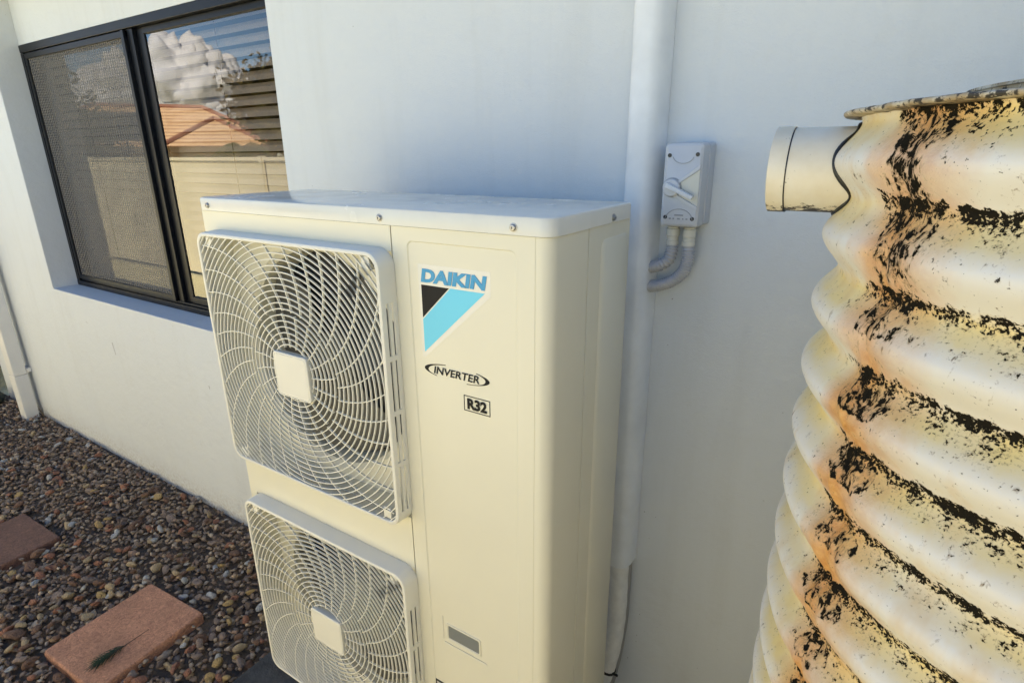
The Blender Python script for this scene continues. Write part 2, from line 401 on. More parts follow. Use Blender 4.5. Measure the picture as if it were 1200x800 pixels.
kn = obj('knob', MB().lathe([(.018, 0), (.018, .008), (.016, .010), (.0, .010)], (ix(.26), FY, iz(.475)), (0,-1,0), 24), GREYP, iso, smooth=True)
kd = Vector((.068, 0, -.030)).normalized(); kc = Vector((ix(.20), FY-.011, iz(.50)))
kb = MB(); nrm = Vector((-kd.z, 0, kd.x))
kb.loops([[kc + kd*s_*1.0 + nrm*h + Vector((0,-d,0)) for h, d in ((-hw, 0), (hw, 0), (hw*.8, .010), (-hw*.8, .010))] for s_, hw in ((-.004, .006), (.058, .0045))])
obj('lever', kb, simple('lever_grey', (.68, .69, .69), .35), kn, bevel=.0015)
obj('knob_ring', MB().lathe([(.0185, -.0005), (.0205, -.0005), (.0205, .0012), (.0185, .0012)], (ix(.26), FY, iz(.475)), (0,-1,0), 28), GREYD, kn)
for u, v in ((.13,.86),(.87,.87),(.13,.11),(.87,.10)):
    obj('cover_screw', MB().lathe([(.0042, -.0005), (.0042, .0006), (.0, .0006)], (ix(u), FY, iz(v)), (0,-1,0), 14), SEAL, front)
arc = MB(); P_ = [(ix(.5)+.030*math.cos(a), iz(.06)+.026*math.sin(a)) for a in np.linspace(.15, PI-.15, 14)]
arc.strip(P_, [(math.cos(a), math.sin(a)) for a in np.linspace(.15, PI-.15, 14)], .0006, FY-.0009, FY+.0005)
P_ = [(ix(.5)+.022*math.cos(a), iz(.86)+.016*math.sin(a)) for a in np.linspace(PI+.2, 2*PI-.2, 12)]
arc.strip(P_, [(math.cos(a), math.sin(a)) for a in np.linspace(PI+.2, 2*PI-.2, 12)], .0005, FY-.0009, FY+.0005)
obj('moulded_arc', arc, GREYD, front)
mk = MB()
for u, w_ in ((.26,.05),(.36,.04),(.50,.07),(.62,.03),(.72,.05)):
    mk.box(ix(u)-w_*.04, ix(u)+w_*.04, FY-.0008, FY+.0003, iz(.085), iz(.085)+.003)
mk.box(ix(.38), ix(.62), FY-.0008, FY+.0003, iz(.13), iz(.13)+.003)
obj('moulded_mark', mk, GREYD, front)
def conduit(gx, path):
    obj('gland', MB().lathe([(.0125,0),(.0125,.004),(.0145,.005),(.0145,.020),(.0125,.022),(.0125,.030),(.0138,.031),(.0138,.040)], (gx, -.045, 1.583), (0,0,-1), 16), GLAND, iso, smooth=True)
    P = smoothpath(path, 22); Q = [P[0]]; acc = 0
    for a, b in zip(P, P[1:]):
        acc += (b-a).length
        if acc > .0013: Q.append(b); acc = 0
    obj('flexible_conduit', MB().tube(Q, [.0140 if i % 4 in (0, 1) else .0106 for i in range(len(Q))], 12), COND, iso, smooth='all')
conduit(.972, [(.972,-.045,1.543),(.972,-.045,1.528),(.966,-.044,1.508),(.948,-.042,1.494),(.92,-.035,1.484),(.905,-.03,1.478)])
conduit(1.008, [(1.008,-.045,1.543),(1.009,-.045,1.515),(1.002,-.044,1.486),(.982,-.043,1.463),(.955,-.042,1.449),(.925,-.036,1.440),(.905,-.03,1.438)])

# ------------------------------------------------------------------ concrete slab and air conditioner
slab = obj('concrete_slab', MB().box(-.225, 1.22, -.72, -.06, -.02, .065), SLABM, bevel=.006, base=(.5, -.4, -.02))
tag(slab, 'dark weathered concrete slab under the air conditioner', 'slab')
F, GAP, ACW, TOP, ZB = -.5467, -.2267, .94, 1.6467, .215
SEAM = .6063
ac = thing('air_conditioner', (.47, -.387, .068), 'tall ivory outdoor air conditioner unit with two square fan guards', 'air conditioner')
CX, GZ = .317, (1.281, .571)
# fan side panel with two round openings
fp = MB(); X0, X1, Z0, Z1 = .001, SEAM-.0015, ZB, TOP-.031
SEG = 64; hs = .288; rr = .270
cuts = []
for cz in GZ:
    angs = [2*PI*k/SEG+PI/4 for k in range(SEG)]
    sq = []
    for a in angs:
        c_, s_ = math.cos(a), math.sin(a); k_ = hs/max(abs(c_), abs(s_)); sq.append((CX+k_*c_, F, cz+k_*s_))
    ci = [(CX+rr*math.cos(a), F+.045, cz+rr*math.sin(a)) for a in angs]
    c2 = [(CX+(rr-.012)*math.cos(a), F+.057, cz+(rr-.012)*math.sin(a)) for a in angs]
    c3 = [(CX+(rr-.014)*math.cos(a), F+.13, cz+(rr-.014)*math.sin(a)) for a in angs]
    sq2 = [(x_, F+.045, z_) for x_, y_, z_ in sq]
    fp.loops([sq, sq2, ci, c2, c3], False, False)
def rect(x0, x1, z0, z1): fp.add([(x0,F,z0),(x1,F,z0),(x1,F,z1),(x0,F,z1)], [(0,1,2,3)])
zs = [Z0, GZ[1]-hs, GZ[1]+hs, GZ[0]-hs, GZ[0]+hs, Z1]
rect(X0, X1, zs[0], zs[1]); rect(X0, X1, zs[2], zs[3]); rect(X0, X1, zs[4], zs[5])
for a, b in ((zs[1], zs[2]), (zs[3], zs[4])): rect(X0, CX-hs, a, b); rect(CX+hs, X1, a, b)
fp.add([(X0,F,Z0),(X0,F,Z1),(X0,F+.30,Z1),(X0,F+.30,Z0)], [(0,1,2,3)])          # wraps round the left edge
fp.add([(X1,F,Z0),(X1,F,Z1),(X1,F+.006,Z1),(X1,F+.006,Z0)], [(0,1,2,3)])
obj('fan_panel', fp, IVORY, ac)
inn = MB(); inn.box(.012, .60, F+.135, GAP-.012, ZB+.01, TOP-.04); 
obj('inner_housing', inn, DARK, ac)
obj('coil', MB().box(.012, .60, GAP-.011, GAP-.002, ZB+.01, TOP-.04), FIN, ac)
# service panel: plan outline with rounded corner, embossed recess on its face
RC = .024
plan = [(SEAM+.0015, F+.006), (SEAM+.0015, F), (.630, F)]
plan2 = [(.890, F), (.911, F), (.9115, F-.0008), (.913, F-.0008), (.9135, F)] if False else [(.890, F), (.9105, F), (.9112, F+.0009), (.9128, F+.0009), (.9135, F)]
arcp = [(ACW-RC+RC*math.sin(a), F+RC-RC*math.cos(a)) for a in np.linspace(.0, PI/2, 10)]
side = [(ACW, -.4165), (ACW-.005, -.4165)]
sp2 = MB()
sp2.loops([[(x, y, z) for x, y in plan] for z in (ZB, TOP-.031)], False, False, closed=False)
sp2.loops([[(x, y, z) for x, y in plan2 + arcp + side] for z in (ZB, TOP-.031)], False, False, closed=False)
EX0, EX1, EZ0, EZ1 = .643, .877, .42, 1.592
def faceX(x0, x1, z0, z1): sp2.add([(x0,F,z0),(x1,F,z0),(x1,F,z1),(x0,F,z1)], [(0,1,2,3)])
o1 = rrect((EX0+EX1)/2, (EZ0+EZ1)/2, (EX1-EX0)/2, (EZ1-EZ0)/2, .013)
ecx, ecz = (EX0+EX1)/2, (EZ0+EZ1)/2
def sqr(pts):   # push outline points to the bounding rectangle x .63-.89, z EZ0-.012..EZ1+.012
    out = []
    for x, z in pts:
        cx = .630 if x < EX0+.0131 and abs(z-ecz) < (EZ1-EZ0)/2-.0129 else (.890 if x > EX1-.0131 and abs(z-ecz) < (EZ1-EZ0)/2-.0129 else None)
        out.append((x, z))
    return out
bo = rrect(ecx, ecz, .130, (EZ1-EZ0)/2+.012, .0005)
sp2.loops([[(x, F, z) for x, z in bo], [(x, F, z) for x, z in o1], [(x, F+.0022, z) for x, z in rrect(ecx, ecz, (EX1-EX0)/2-.0022, (EZ1-EZ0)/2-.0022, .011)]], False, True)
faceX(.630, .890, ZB, EZ0-.012); faceX(.630, .890, EZ1+.012, TOP-.031)
sp_o = obj('service_panel', sp2, IVORY, ac, smooth=True)
# rear side panel with raised pressing
rp = MB(); rp.add([(ACW-.005,-.4135,ZB),(ACW,-.4135,ZB),(ACW,GAP,ZB),(ACW-.02,GAP,ZB),(ACW-.005,-.4135,TOP-.031),(ACW,-.4135,TOP-.031),(ACW,GAP,TOP-.031),(ACW-.02,GAP,TOP-.031)],
                  [(0,1,5,4),(1,2,6,5),(2,3,7,6)])
rp.loops([[(x, y, z) for y, z in rrect(-.2965, .90, hy, hz, .02)] for x, hy, hz in ((ACW+.0002, .0655, .69), (ACW+.0022, .0630, .687))], False, True)
obj('rear_side_panel', rp, IVORY, ac, smooth=True)
obj('back_panel', MB().box(.62, ACW-.021, GAP-.004, GAP, ZB, TOP-.031), IVORY, ac)
obj('base_pan', MB().box(.002, ACW-.002, F+.004, GAP-.002, ZB-.02, ZB-.001), IVORY, ac, bevel=.003)
for x in (.13, .78):
    obj('foot_rail', MB().box(x-.035, x+.035, F-.02, GAP+.03, .068, ZB-.021), GALV, ac, bevel=.004)
# lid
lm = MB(); lp = lambda k: rrect(.4705, (F+GAP)/2-.0005, .4725-k, .1625-k, (.012, .012, .012, .026), 8)
lm.loops([[(x, y, TOP-.030) for x, y in lp(.0)], [(x, y, TOP-.005) for x, y in lp(.0)], [(x, y, TOP-.0015) for x, y in lp(.0015)], [(x, y, TOP) for x, y in lp(.005)]])
lid = obj('lid', lm, LID, ac, smooth=True)
def screw(o, ax):
    mb = MB().lathe([(.0072, -.0005), (.0072, .0008), (.0056, .001), (.0054, .003), (.0042, .0042), (.002, .0044), (.0018, .0030), (0.0, .0030)], o, ax, 18)
    obj('screw', mb, STEEL, lid, smooth=True)
for x in (.034, .584, .873): screw((x, F-.003, TOP-.018), (0,-1,0))
screw((ACW+.003, -.318, TOP-.021), (1,0,0))
# fans
for cz in GZ:
    fan = obj('fan', MB().lathe([(.0, 0), (.062, .0), (.066, .012), (.066, .06)], (CX, F+.085, cz), (0,1,0), 28), GREYF, ac, smooth=True)
    for b in range(3):
        a0 = b*2*PI/3 + (.35 if cz > 1 else 1.0); bl = MB(); rows = []
        for i in range(9):
            r_ = .06 + (.248-.06)*i/8; wdt = .55 + .35*math.sin(PI*i/8*.8); swp = .35*(i/8)**1.5
            rows.append([(CX+r_*math.cos(a0+swp+wdt*(u-.5)*1.5), F+.068+.055*u+.004*math.sin(PI*u), cz+r_*math.sin(a0+swp+wdt*(u-.5)*1.5)) for u in [j/8 for j in range(9)]])
        bl.loops(rows, False, False, closed=False)
        obj('fan_blade', bl, GREYF, fan, smooth='all')
# fan guards
def inside(x, z, h=.2845, r=.028):
    ax, az = abs(x), abs(z)
    if ax > h or az > h: return False
    if ax > h-r and az > h-r: return (ax-h+r)**2 + (az-h+r)**2 <= r*r
    return True
def make_guard(cz):
    fl = []
    for h, y, r in ((.2825, F-.024, .026), (.2825, F-.0385, .026), (.2838, F-.0400, .027), (.2885, F-.0402, .030), (.2905, F-.0390, .031), (.2915, F-.036, .032), (.2935, F-.0008, .034),
                    (.2895, F-.0008, .031), (.2880, F-.033, .029), (.2870, F-.024, .028)):
        fl.append([(x, y, z) for x, z in rrect(CX, cz, h, h, r, 8)])
    fm = MB().loops(fl, ring=True)
    gd = obj('fan_guard', fm, IVORY2, ac, smooth=True)
    # ventilation slots cut through the right flank
    cm = MB(); off = root_of(ac).location
    for y0 in (F-.029, F-.0155):
        for k in range(4):
            z1 = cz+.195-k*.115
            cm.box(CX+.27, CX+.31, y0, y0+.0065, z1-.105, z1)
    co = obj('cutter', cm, DARK, ac)
    md = gd.modifiers.new('b', 'BOOLEAN'); md.object = co; md.operation = 'DIFFERENCE'; md.solver = 'EXACT'
    bpy.context.view_layer.update()
    dg = bpy.context.evaluated_depsgraph_get(); nm = bpy.data.meshes.new_from_object(gd.evaluated_get(dg))
    gd.modifiers.clear(); gd.data = nm; bpy.data.objects.remove(co)
    # concentric bars
    r_ = .066; k = 0
    while r_ < .395:
        n = max(40, int(r_*420)); runs = []; cur = []
        for i in range(n+1):
            a = 2*PI*i/n + PI/4 + (0 if r_ < .279 else .0)
            if inside(r_*math.cos(a), r_*math.sin(a)): cur.append(a)
            else:
                if len(cur) > 1: runs.append(cur)
                cur = []
        if len(cur) > 1: runs.append(cur)
        for run in runs:
            mb = MB()
            if len(run) == n+1:
                L = [[(CX+q*math.cos(a), y, cz+q*math.sin(a)) for q, y in ((r_-.0010, F-.0375), (r_+.0010, F-.0375), (r_+.0011, F-.0338), (r_-.0011, F-.0338))] for a in run[:-1]]
                mb.loops(L, ring=True)
            else:
                d_ = 2*PI/n; run = [run[0]-d_*.7]+run+[run[-1]+d_*.7]
                mb.strip([(CX+r_*math.cos(a), cz+r_*math.sin(a)) for a in run], [(math.cos(a), math.sin(a)) for a in run], .00105, F-.0375, F-.0338)
            obj('guard_bar', mb, IVORY2, gd)
        r_ += .0133; k += 1
    # swirling spokes, an inner and an outer set
    swirl = lambda r: .54*((r-.055)/.28)**1.25 if r > .055 else 0
    for n, r0, r1, ph in ((20, .060, .141, 0.0), (30, .141, .40, .06)):
        for i in range(n):
            P = []; r = r0
            while r <= r1+1e-6:
                a = 2*PI*i/n + ph + swirl(r); x, z = r*math.cos(a), r*math.sin(a)
                if not inside(x, z, .286): break
                P.append((CX+x, cz+z)); r += .0095
            if len(P) < 3: continue
            nn = []
            for j in range(len(P)):
                a, b = P[max(j-1,0)], P[min(j+1,len(P)-1)]; dx, dz = b[0]-a[0], b[1]-a[1]; l = math.hypot(dx, dz); nn.append((-dz/l, dx/l))
            obj('guard_spoke', MB().strip(P, nn, .0010, F-.0366, F-.0318), IVORY2, gd)
    hc = obj('hub_cap', MB().loops([[(x, y, z) for x, z in rrect(CX+.002, cz-.006, h, h*.93, .009)] for h, y in ((.055, F-.027), (.0565, F-.043), (.0553, F-.0445), (.0530, F-.0447), (.0522, F-.0437), (.0514, F-.0448))]), IVORY2, gd, smooth=True)
    # corner screw lugs
    for sx, sz in ((-1,1),(1,1),(1,-1),(-1,-1)):
        x, z = CX+sx*.252, cz+sz*.268
        obj('mounting_lug', MB().box(x-.011, x+.011, F-.034, F-.001, z-.013, z+.013), simple('lug', (.42, .41, .36), .5) if False else IVORY2, gd, bevel=.003)
for cz in GZ: make_guard(cz)

# printed marks on the service panel
PY = F+.0022 - .0006
def flat(name, polys, mat, par=sp_o, y=PY):
    mb = MB()
    for P in polys:
        mb.loops([[(x, yy, z) for x, z in P] for yy in (y+.0008, y)])
    return obj(name, mb, mat, par)
def lettering(name, txt, x0, x1, z0, z1, mat, shear=0, offset=0, rot=0, y=PY-.0004):
    cu = bpy.data.curves.new(name, 'FONT'); cu.body = txt; cu.size = 1; cu.shear = shear; cu.offset = offset; cu.resolution_u = 4; cu.extrude = .004
    o = bpy.data.objects.new(name, cu); COL.objects.link(o); bpy.context.view_layer.update()
    me = bpy.data.meshes.new_from_object(o.evaluated_get(bpy.context.evaluated_depsgraph_get())); bpy.data.objects.remove(o)
    P = np.array([v.co for v in me.vertices]); mn, mx_ = P.min(0), P.max(0)
    off = root_of(sp_o).location
    for v in me.vertices:
        u = (v.co.x-mn[0])/(mx_[0]-mn[0]); q = (v.co.y-mn[1])/(mx_[1]-mn[1])
        x = x0+(x1-x0)*u; z = z0+(z1-z0)*q + rot*(u-.5)
        v.co = Vector((x, y - (v.co.z)*.05, z)) - off
    me.materials.clear(); me.materials.append(mat)
    ob = bpy.data.objects.new(name, me); COL.objects.link(ob); ob.parent = sp_o; return ob
flat('logo_sticker', [[(.665,1.375),(.672,1.375),(.824,1.510),(.824,1.552),(.665,1.552)]], STICK, y=PY+.0004)
lettering('brand_lettering', 'DAIKIN', .671, .817, 1.519, 1.544, BLUE1, shear=.14, offset=.05)
flat('logo_mark', [[(.671,1.514),(.735,1.514),(.671,1.452)]], BLACKP)
flat('logo_mark', [[(.738,1.514),(.812,1.514),(.671,1.385),(.671,1.449)]], BLUE2)
ov = MB()
def swoosh(a0, a1, flip):
    n = 16; out, inn_ = [], []
    for k in range(n+1):
        a = a0+(a1-a0)*k/n; wgt = math.sin(PI*k/n)
        out.append((.743+.075*math.cos(a), 1.353+.0150*math.sin(a)))
        inn_.append((.743+(.075-.0085*wgt-.0008)*math.cos(a), 1.353+(.0150-.0012)*math.sin(a)-.0008*wgt))
    for k in range(n):
        q = [out[k], out[k+1], inn_[k+1], inn_[k]]
        ov.loops([[(x, yy, z) for x, z in q] for yy in (PY+.0008, PY)])
swoosh(1.9, 4.05, False); swoosh(1.9-PI, 4.05-PI, True)
obj('swoosh_mark', ov, BLACKP, sp_o)
lettering('model_lettering', 'INVERTER', .6905, .7955, 1.3455, 1.3605, BLACKP, shear=.18, offset=.012)
bx = [[(.759,1.286),(.818,1.286),(.818,1.2875),(.759,1.2875)],[(.759,1.3155),(.818,1.3155),(.818,1.317),(.759,1.317)],[(.759,1.288),(.7605,1.288),(.7605,1.315),(.759,1.315)],[(.8165,1.288),(.818,1.288),(.818,1.315),(.8165,1.315)]]
flat('label_border', bx, BLACKP)
lettering('refrigerant_lettering', 'R32', .767, .811, 1.2905, 1.3125, BLACKP, offset=.045)
# handle recess with its grey insert and pressed lines
def hloop(h, v, y, r=.004): return [(x, y, z) for x, z in rrect(.7335, .7265, h, v, r)]
FR = F+.0022
obj('handle_recess', MB().loops([hloop(.0475, .0235, FR+.0002), hloop(.0465, .0225, FR-.0022), hloop(.0432, .0192, FR-.0022), hloop(.0415, .0172, FR+.0)], False, False), IVORY, sp_o, smooth=True)
flat('handle_insert', [[(.692,.7095),(.775,.7095),(.775,.7435),(.692,.7435)]], LABELG, y=FR-.0005)
flat('pressed_line', [[(.676,.7),(.6775,.7),(.6775,.764),(.676,.764)],[(.680,.690),(.795,.690),(.795,.6935),(.680,.6935)]], IVORY2, y=FR-.0016)
flat('rating_label', [[(.645,.470),(.735,.470),(.735,.562),(.645,.562)]], simple('rating_label', (.55,.55,.52), .4), y=FR-.0003)
flat('rating_label_border', [[(.645,.5575),(.735,.5575),(.735,.562),(.645,.562)],[(.645,.47),(.6475,.47),(.6475,.557),(.645,.557)]], BLACKP, y=FR-.0012)

# ------------------------------------------------------------------ corrugated tank
TX, TY, TR, AMP, PIT, ZP, RIMZ = 1.622, -.545, .322, .0108, .076, 1.653, 1.776
TLEN = 1.5
tank = thing('water_tank', (TX, TY, .02), 'cream corrugated steel rainwater tank with rust and black lichen', 'water tank')
def trad(z): return TR - 2*AMP + 2*AMP*(.5+.5*math.cos(2*PI*(z-ZP)/PIT))**.85
def tplan(k_extra=0.0):
    P = []
    dg_ = list(np.arange(90, 200, 2.5)) + list(np.arange(200, 232, .6)) + list(np.arange(232, 271, 2.5))
    for k in dg_: P.append((0, math.radians(k)))       # left end, azimuth 90..270, finer at the lap seam
    for k in range(1, 16): P.append((TLEN*k/16, 1.5*PI))
    for k in range(37): P.append((TLEN, -PI/2 + PI*k/36))
    for k in range(1, 16): P.append((TLEN*(1-k/16), PI/2))
    return P
PL = tplan(); loops = []
z = .05; nz = int((RIMZ-.0034-z)/(PIT/20))
for i in range(nz+1):
    zz = z + (RIMZ-.0034-z)*i/nz; r_ = trad(zz)
    L = []
    for ox, a in PL:
        d_ = 0.0
        da = math.degrees(a) - 213.5
        if ox == 0 and abs(da) < 14:
            if 0 < da < 2.5: d_ = -.0016*(1-da/2.5)
            if -2.0 < da <= 0: d_ = .0026*(1+da/2.0)
            wgt = math.exp(-((da-1.5)/5.0)**2)
            q_ = Vector((a*9, zz*16, 0)); d_ += wgt*.0075*(mnoise.noise(q_)+.5*mnoise.noise(q_*2.7)) - wgt*.002
            r2 = TR-AMP*.9 + (r_-(TR-AMP*.9))*(1-.30*wgt)
            d_ += r2-r_
        L.append((TX+ox+(r_+d_)*math.cos(a), TY+(r_+d_)*math.sin(a), zz))
    loops.append(L)
m, t, p = new_mat('tank_paint')
sx = t.nodes.new('ShaderNodeSeparateXYZ'); t.links.new(coords(t), sx.inputs[0])
az = math_(t, 'ARCTAN2', math_(t, 'MULTIPLY', sx.outputs[1], -1), math_(t, 'MULTIPLY', sx.outputs[0], -1))   # 0 at azimuth 180, + toward 270
s_az = math_(t, 'SUBTRACT', az, math.radians(34.0))                                                              # 0 at the lap seam
u = math_(t, 'FRACT', math_(t, 'DIVIDE', math_(t, 'SUBTRACT', ZP-.02+PIT*10, sx.outputs[2]), PIT))                # 0 ridge, .5 valley, falling
wnoise = noise(t, 8, 3); fine = noise(t, 330, 3, .6, dist=.3); mid = noise(t, 80, 4, .62); big_n = noise(t, 12, 3); spk = noise(t, 260, 2, .5)
patch = noise(t, 15, 3, .55)
uw = math_(t, 'ADD', u, math_(t, 'ADD', math_(t, 'MULTIPLY', math_(t, 'SUBTRACT', wnoise, .5), .30), math_(t, 'MULTIPLY', math_(t, 'SUBTRACT', mid, .5), .16)))
c = mix(t, ramp(t, noise(t, 5, 4), [(.35, 0.0), (.7, 1.0)]), (.74, .71, .64), (.70, .65, .55))
# yellow dirt on the ledges
yel = math_(t, 'MULTIPLY', ramp(t, uw, [(.36, 0.0), (.50, 1.0), (.72, .9), (.94, 0.0)]), ramp(t, big_n, [(.3, .45), (.6, 1.0)]))
c = mix(t, math_(t, 'MULTIPLY', yel, .95), c, (.76, .58, .20))
# faint brown runs further round
c = mix(t, ramp(t, noise(t, 6, 4, .6, coords(t, (3.2, 3.2, .7))), [(.54, 0.0), (.75, .6)]), c, (.62, .42, .17))
# orange rust along the seam
sw = math_(t, 'ADD', s_az, math_(t, 'ADD', math_(t, 'MULTIPLY', math_(t, 'SUBTRACT', noise(t, 14, 4), .5), .20), math_(t, 'MULTIPLY', math_(t, 'SUBTRACT', mid, .5), .05)))
rust = ramp(t, math_(t, 'ADD', sw, .5), [(.34, 0.0), (.43, .85), (.50, 1.0), (.57, .7), (.76, 0.0)])
rust = math_(t, 'MULTIPLY', rust, ramp(t, big_n, [(.3, .55), (.55, 1.0)]))
c = mix(t, rust, c, mix(t, ramp(t, mid, [(.35, 0.0), (.65, 1.0)]), (.58, .25, .055), (.70, .38, .12)))
# black lichen in the valleys: clumps whose cover thins out over the ledge
cover = ramp(t, uw, [(.34, 0.0), (.41, 1.0), (.50, .95), (.57, .56), (.72, .33), (.92, 0.0)])
along = ramp(t, math_(t, 'ADD', math_(t, 'ADD', s_az, .16), math_(t, 'MULTIPLY', math_(t, 'SUBTRACT', mid, .5), .2)), [(.0, 0.0), (.09, 1.0)])
cover = math_(t, 'MULTIPLY', math_(t, 'MULTIPLY', cover, along), ramp(t, patch, [(.30, .62), (.52, 1.0), (.70, 1.25)]))
grain = math_(t, 'ADD', math_(t, 'MULTIPLY', fine, .55), math_(t, 'MULTIPLY', mid, .45))
lich = ramp(t, math_(t, 'ADD', grain, math_(t, 'MULTIPLY', cover, .215)), [(.665, 0.0), (.685, 1.0)])
# seam: ragged black scabs on each ledge, running together near the top
ds = math_(t, 'DIVIDE', math_(t, 'ADD', sw, -.03), .10); du = math_(t, 'DIVIDE', math_(t, 'SUBTRACT', uw, .73), .26)
rad = math_(t, 'SQRT', math_(t, 'ADD', math_(t, 'POWER', math_(t, 'ABSOLUTE', ds), 2), math_(t, 'POWER', math_(t, 'ABSOLUTE', du), 2)))
zt = sx.outputs[2]
up = ramp(t, math_(t, 'SUBTRACT', zt, 1.0), [(.50, 0.0), (.66, 1.0)])
col = math_(t, 'MULTIPLY', ramp(t, math_(t, 'ABSOLUTE', ds), [(.5, 1.0), (1.0, 0.0)]), math_(t, 'MULTIPLY', up, .85))
scab = math_(t, 'MAXIMUM', ramp(t, rad, [(.35, .82), (.72, .72), (.88, 1.0), (1.05, 0.0)]), col)
streak = noise(t, 175, 4, .65, coords(t, (1, 1, .42)), .8)
k2 = math_(t, 'ADD', math_(t, 'ADD', math_(t, 'MULTIPLY', streak, .6), math_(t, 'MULTIPLY', mid, .4)), math_(t, 'MULTIPLY', math_(t, 'MULTIPLY', scab, ramp(t, patch, [(.3, .7), (.55, 1.05)])), .19))
blot = ramp(t, k2, [(.655, 0.0), (.68, 1.0)])
# grime under the rim
topm = math_(t, 'MULTIPLY', ramp(t, math_(t, 'SUBTRACT', zt, 1.0), [(.715, 0.0), (.748, 1.0)]), ramp(t, s_az, [(-.02, 0.0), (.08, 1.0)]))
rimd = ramp(t, math_(t, 'ADD', grain, math_(t, 'MULTIPLY', topm, .16)), [(.645, 0.0), (.675, 1.0)])
specks = math_(t, 'MULTIPLY', ramp(t, spk, [(.71, 0.0), (.74, 1.0)]), .7)
blk = math_(t, 'MAXIMUM', math_(t, 'MAXIMUM', lich, blot), math_(t, 'MAXIMUM', rimd, specks))
halo = math_(t, 'MAXIMUM', ramp(t, math_(t, 'ADD', grain, math_(t, 'MULTIPLY', cover, .215)), [(.60, 0.0), (.69, .55)]), ramp(t, k2, [(.59, 0.0), (.67, .75)]))
c = mix(t, halo, c, (.20, .12, .045))
c = mix(t, blk, c, mix(t, fine, (.003, .003, .002), (.022, .018, .011)))
t.links.new(c, p.inputs['Base Color'])
t.links.new(math_(t, 'ADD', .46, math_(t, 'MULTIPLY', blk, .45)), p.inputs['Roughness'])
t.links.new(math_(t, 'SUBTRACT', .5, math_(t, 'MULTIPLY', blk, .42)), p.inputs['Specular IOR Level'])
bump(t, p, math_(t, 'ADD', math_(t, 'MULTIPLY', blk, .8), math_(t, 'MULTIPLY', rust, math_(t, 'MULTIPLY', fine, 1.2))), .55, .002)
TANK = m
obj('shell', MB().loops(loops, True, False), TANK, tank, smooth='all')
m, t, p = new_mat('weathered_zinc')
c = mix(t, ramp(t, noise(t, 40, 5, .65), [(.38, 0.0), (.6, 1.0)]), (.62, .57, .45), (.36, .28, .17))
c = mix(t, ramp(t, math_(t, 'ADD', math_(t, 'MULTIPLY', noise(t, 150, 4, .6), .6), math_(t, 'MULTIPLY', noise(t, 22, 3), .4)), [(.52, 0.0), (.56, 1.0)]), c, (.035, .03, .022))
t.links.new(c, p.inputs['Base Color']); p.inputs['Roughness'].default_value = .6; bump(t, p, noise(t, 90, 4), .5, .002)
RIMM = m
def stadium(r, zz, n=72):
    return [(TX+ox+r*math.cos(a), TY+r*math.sin(a), zz) for ox, a in PL]
rim_p = [(TR-.022, RIMZ-.0035), (TR-.004, RIMZ-.0025), (TR-.0025, RIMZ-.001), (TR-.0025, RIMZ+.0008), (TR-.004, RIMZ+.0018), (TR-.022, RIMZ+.0010)]
def wob_(r, zz):
    return [(x_, y_, z_+.0012*mnoise.noise(Vector((x_*14, y_*14, 0)))+.0008*mnoise.noise(Vector((x_*60, y_*60, r*90)))) for x_, y_, z_ in stadium(r, zz)]
obj('rim', MB().loops([wob_(r, zz) for r, zz in rim_p], ring=True), RIMM, tank, smooth='all')
rfm = MB().loops([stadium(TR-.020, RIMZ+.0005), stadium(TR-.06, RIMZ-.002), stadium(TR-.2, RIMZ+.003), stadium(.02, RIMZ+.008)], False, True)
obj('tank_roof', rfm, RIMM, tank, smooth='all')
obj('inlet_collar', MB().lathe([(.228, 0), (.228, .018), (.231, .0185), (.231, .021), (.224, .021), (.22, .004)], (TX+.015, TY+.0, RIMZ-.003), (0,0,1), 64), RIMM, tank, smooth=True)
# overflow pipe
PY0, PZ, PR = TY, 1.7180, .0466
def tsurf(y, z): return TX - math.sqrt(max(trad(z)**2-(y-TY)**2, 0))
m, t, p = new_mat('overflow_pvc')
sx = t.nodes.new('ShaderNodeSeparateXYZ'); t.links.new(coords(t), sx.inputs[0])
c = mix(t, ramp(t, noise(t, 18, 5), [(.4, 0.0), (.75, .6)]), (.72, .67, .55), (.58, .47, .28))
c = mix(t, ramp(t, math_(t, 'ADD', math_(t, 'MULTIPLY', math_(t, 'SUBTRACT', 1.664, sx.outputs[2]), 20), math_(t, 'MULTIPLY', noise(t, 70, 5, .7), .9)), [(.55, 0.0), (.62, 1.0)]), c, (.03, .022, .015))
c = mix(t, ramp(t, noise(t, 170, 3), [(.70, 0.0), (.74, .7)]), c, (.05, .04, .03))
t.links.new(c, p.inputs['Base Color']); p.inputs['Roughness'].default_value = .4
PVC = m
pipe = obj('overflow_pipe', MB().loops([[(x if x < 1.29 else tsurf(PY0+r_*math.cos(a), PZ+r_*math.sin(a))+.004, PY0+r_*math.cos(a), PZ+r_*math.sin(a)) for a in [2*PI*k/48 for k in range(48)]]
      for x, r_ in ((1.36, PR-.004), (1.258, PR-.004), (1.2577, PR), (1.30, PR))], False, False), PVC, tank, smooth=True)
obj('pipe_collar', MB().loops([[(x, PY0+r_*math.cos(a), PZ+r_*math.sin(a)) for a in [2*PI*k/48 for k in range(48)]] for x, r_ in
      ((1.2565, PR-.005), (1.238, PR-.005), (1.2375, PR-.002), (1.2385, PR+.0015), (1.2565, PR+.0015))], ring=True), PVC, pipe, smooth=True)
obj('joint_line', MB().lathe([(PR-.003, 0), (PR+.0004, 0), (PR+.0004, .0014), (PR-.003, .0014)], (1.2564, PY0, PZ), (1,0,0), 48), SEAL, pipe)
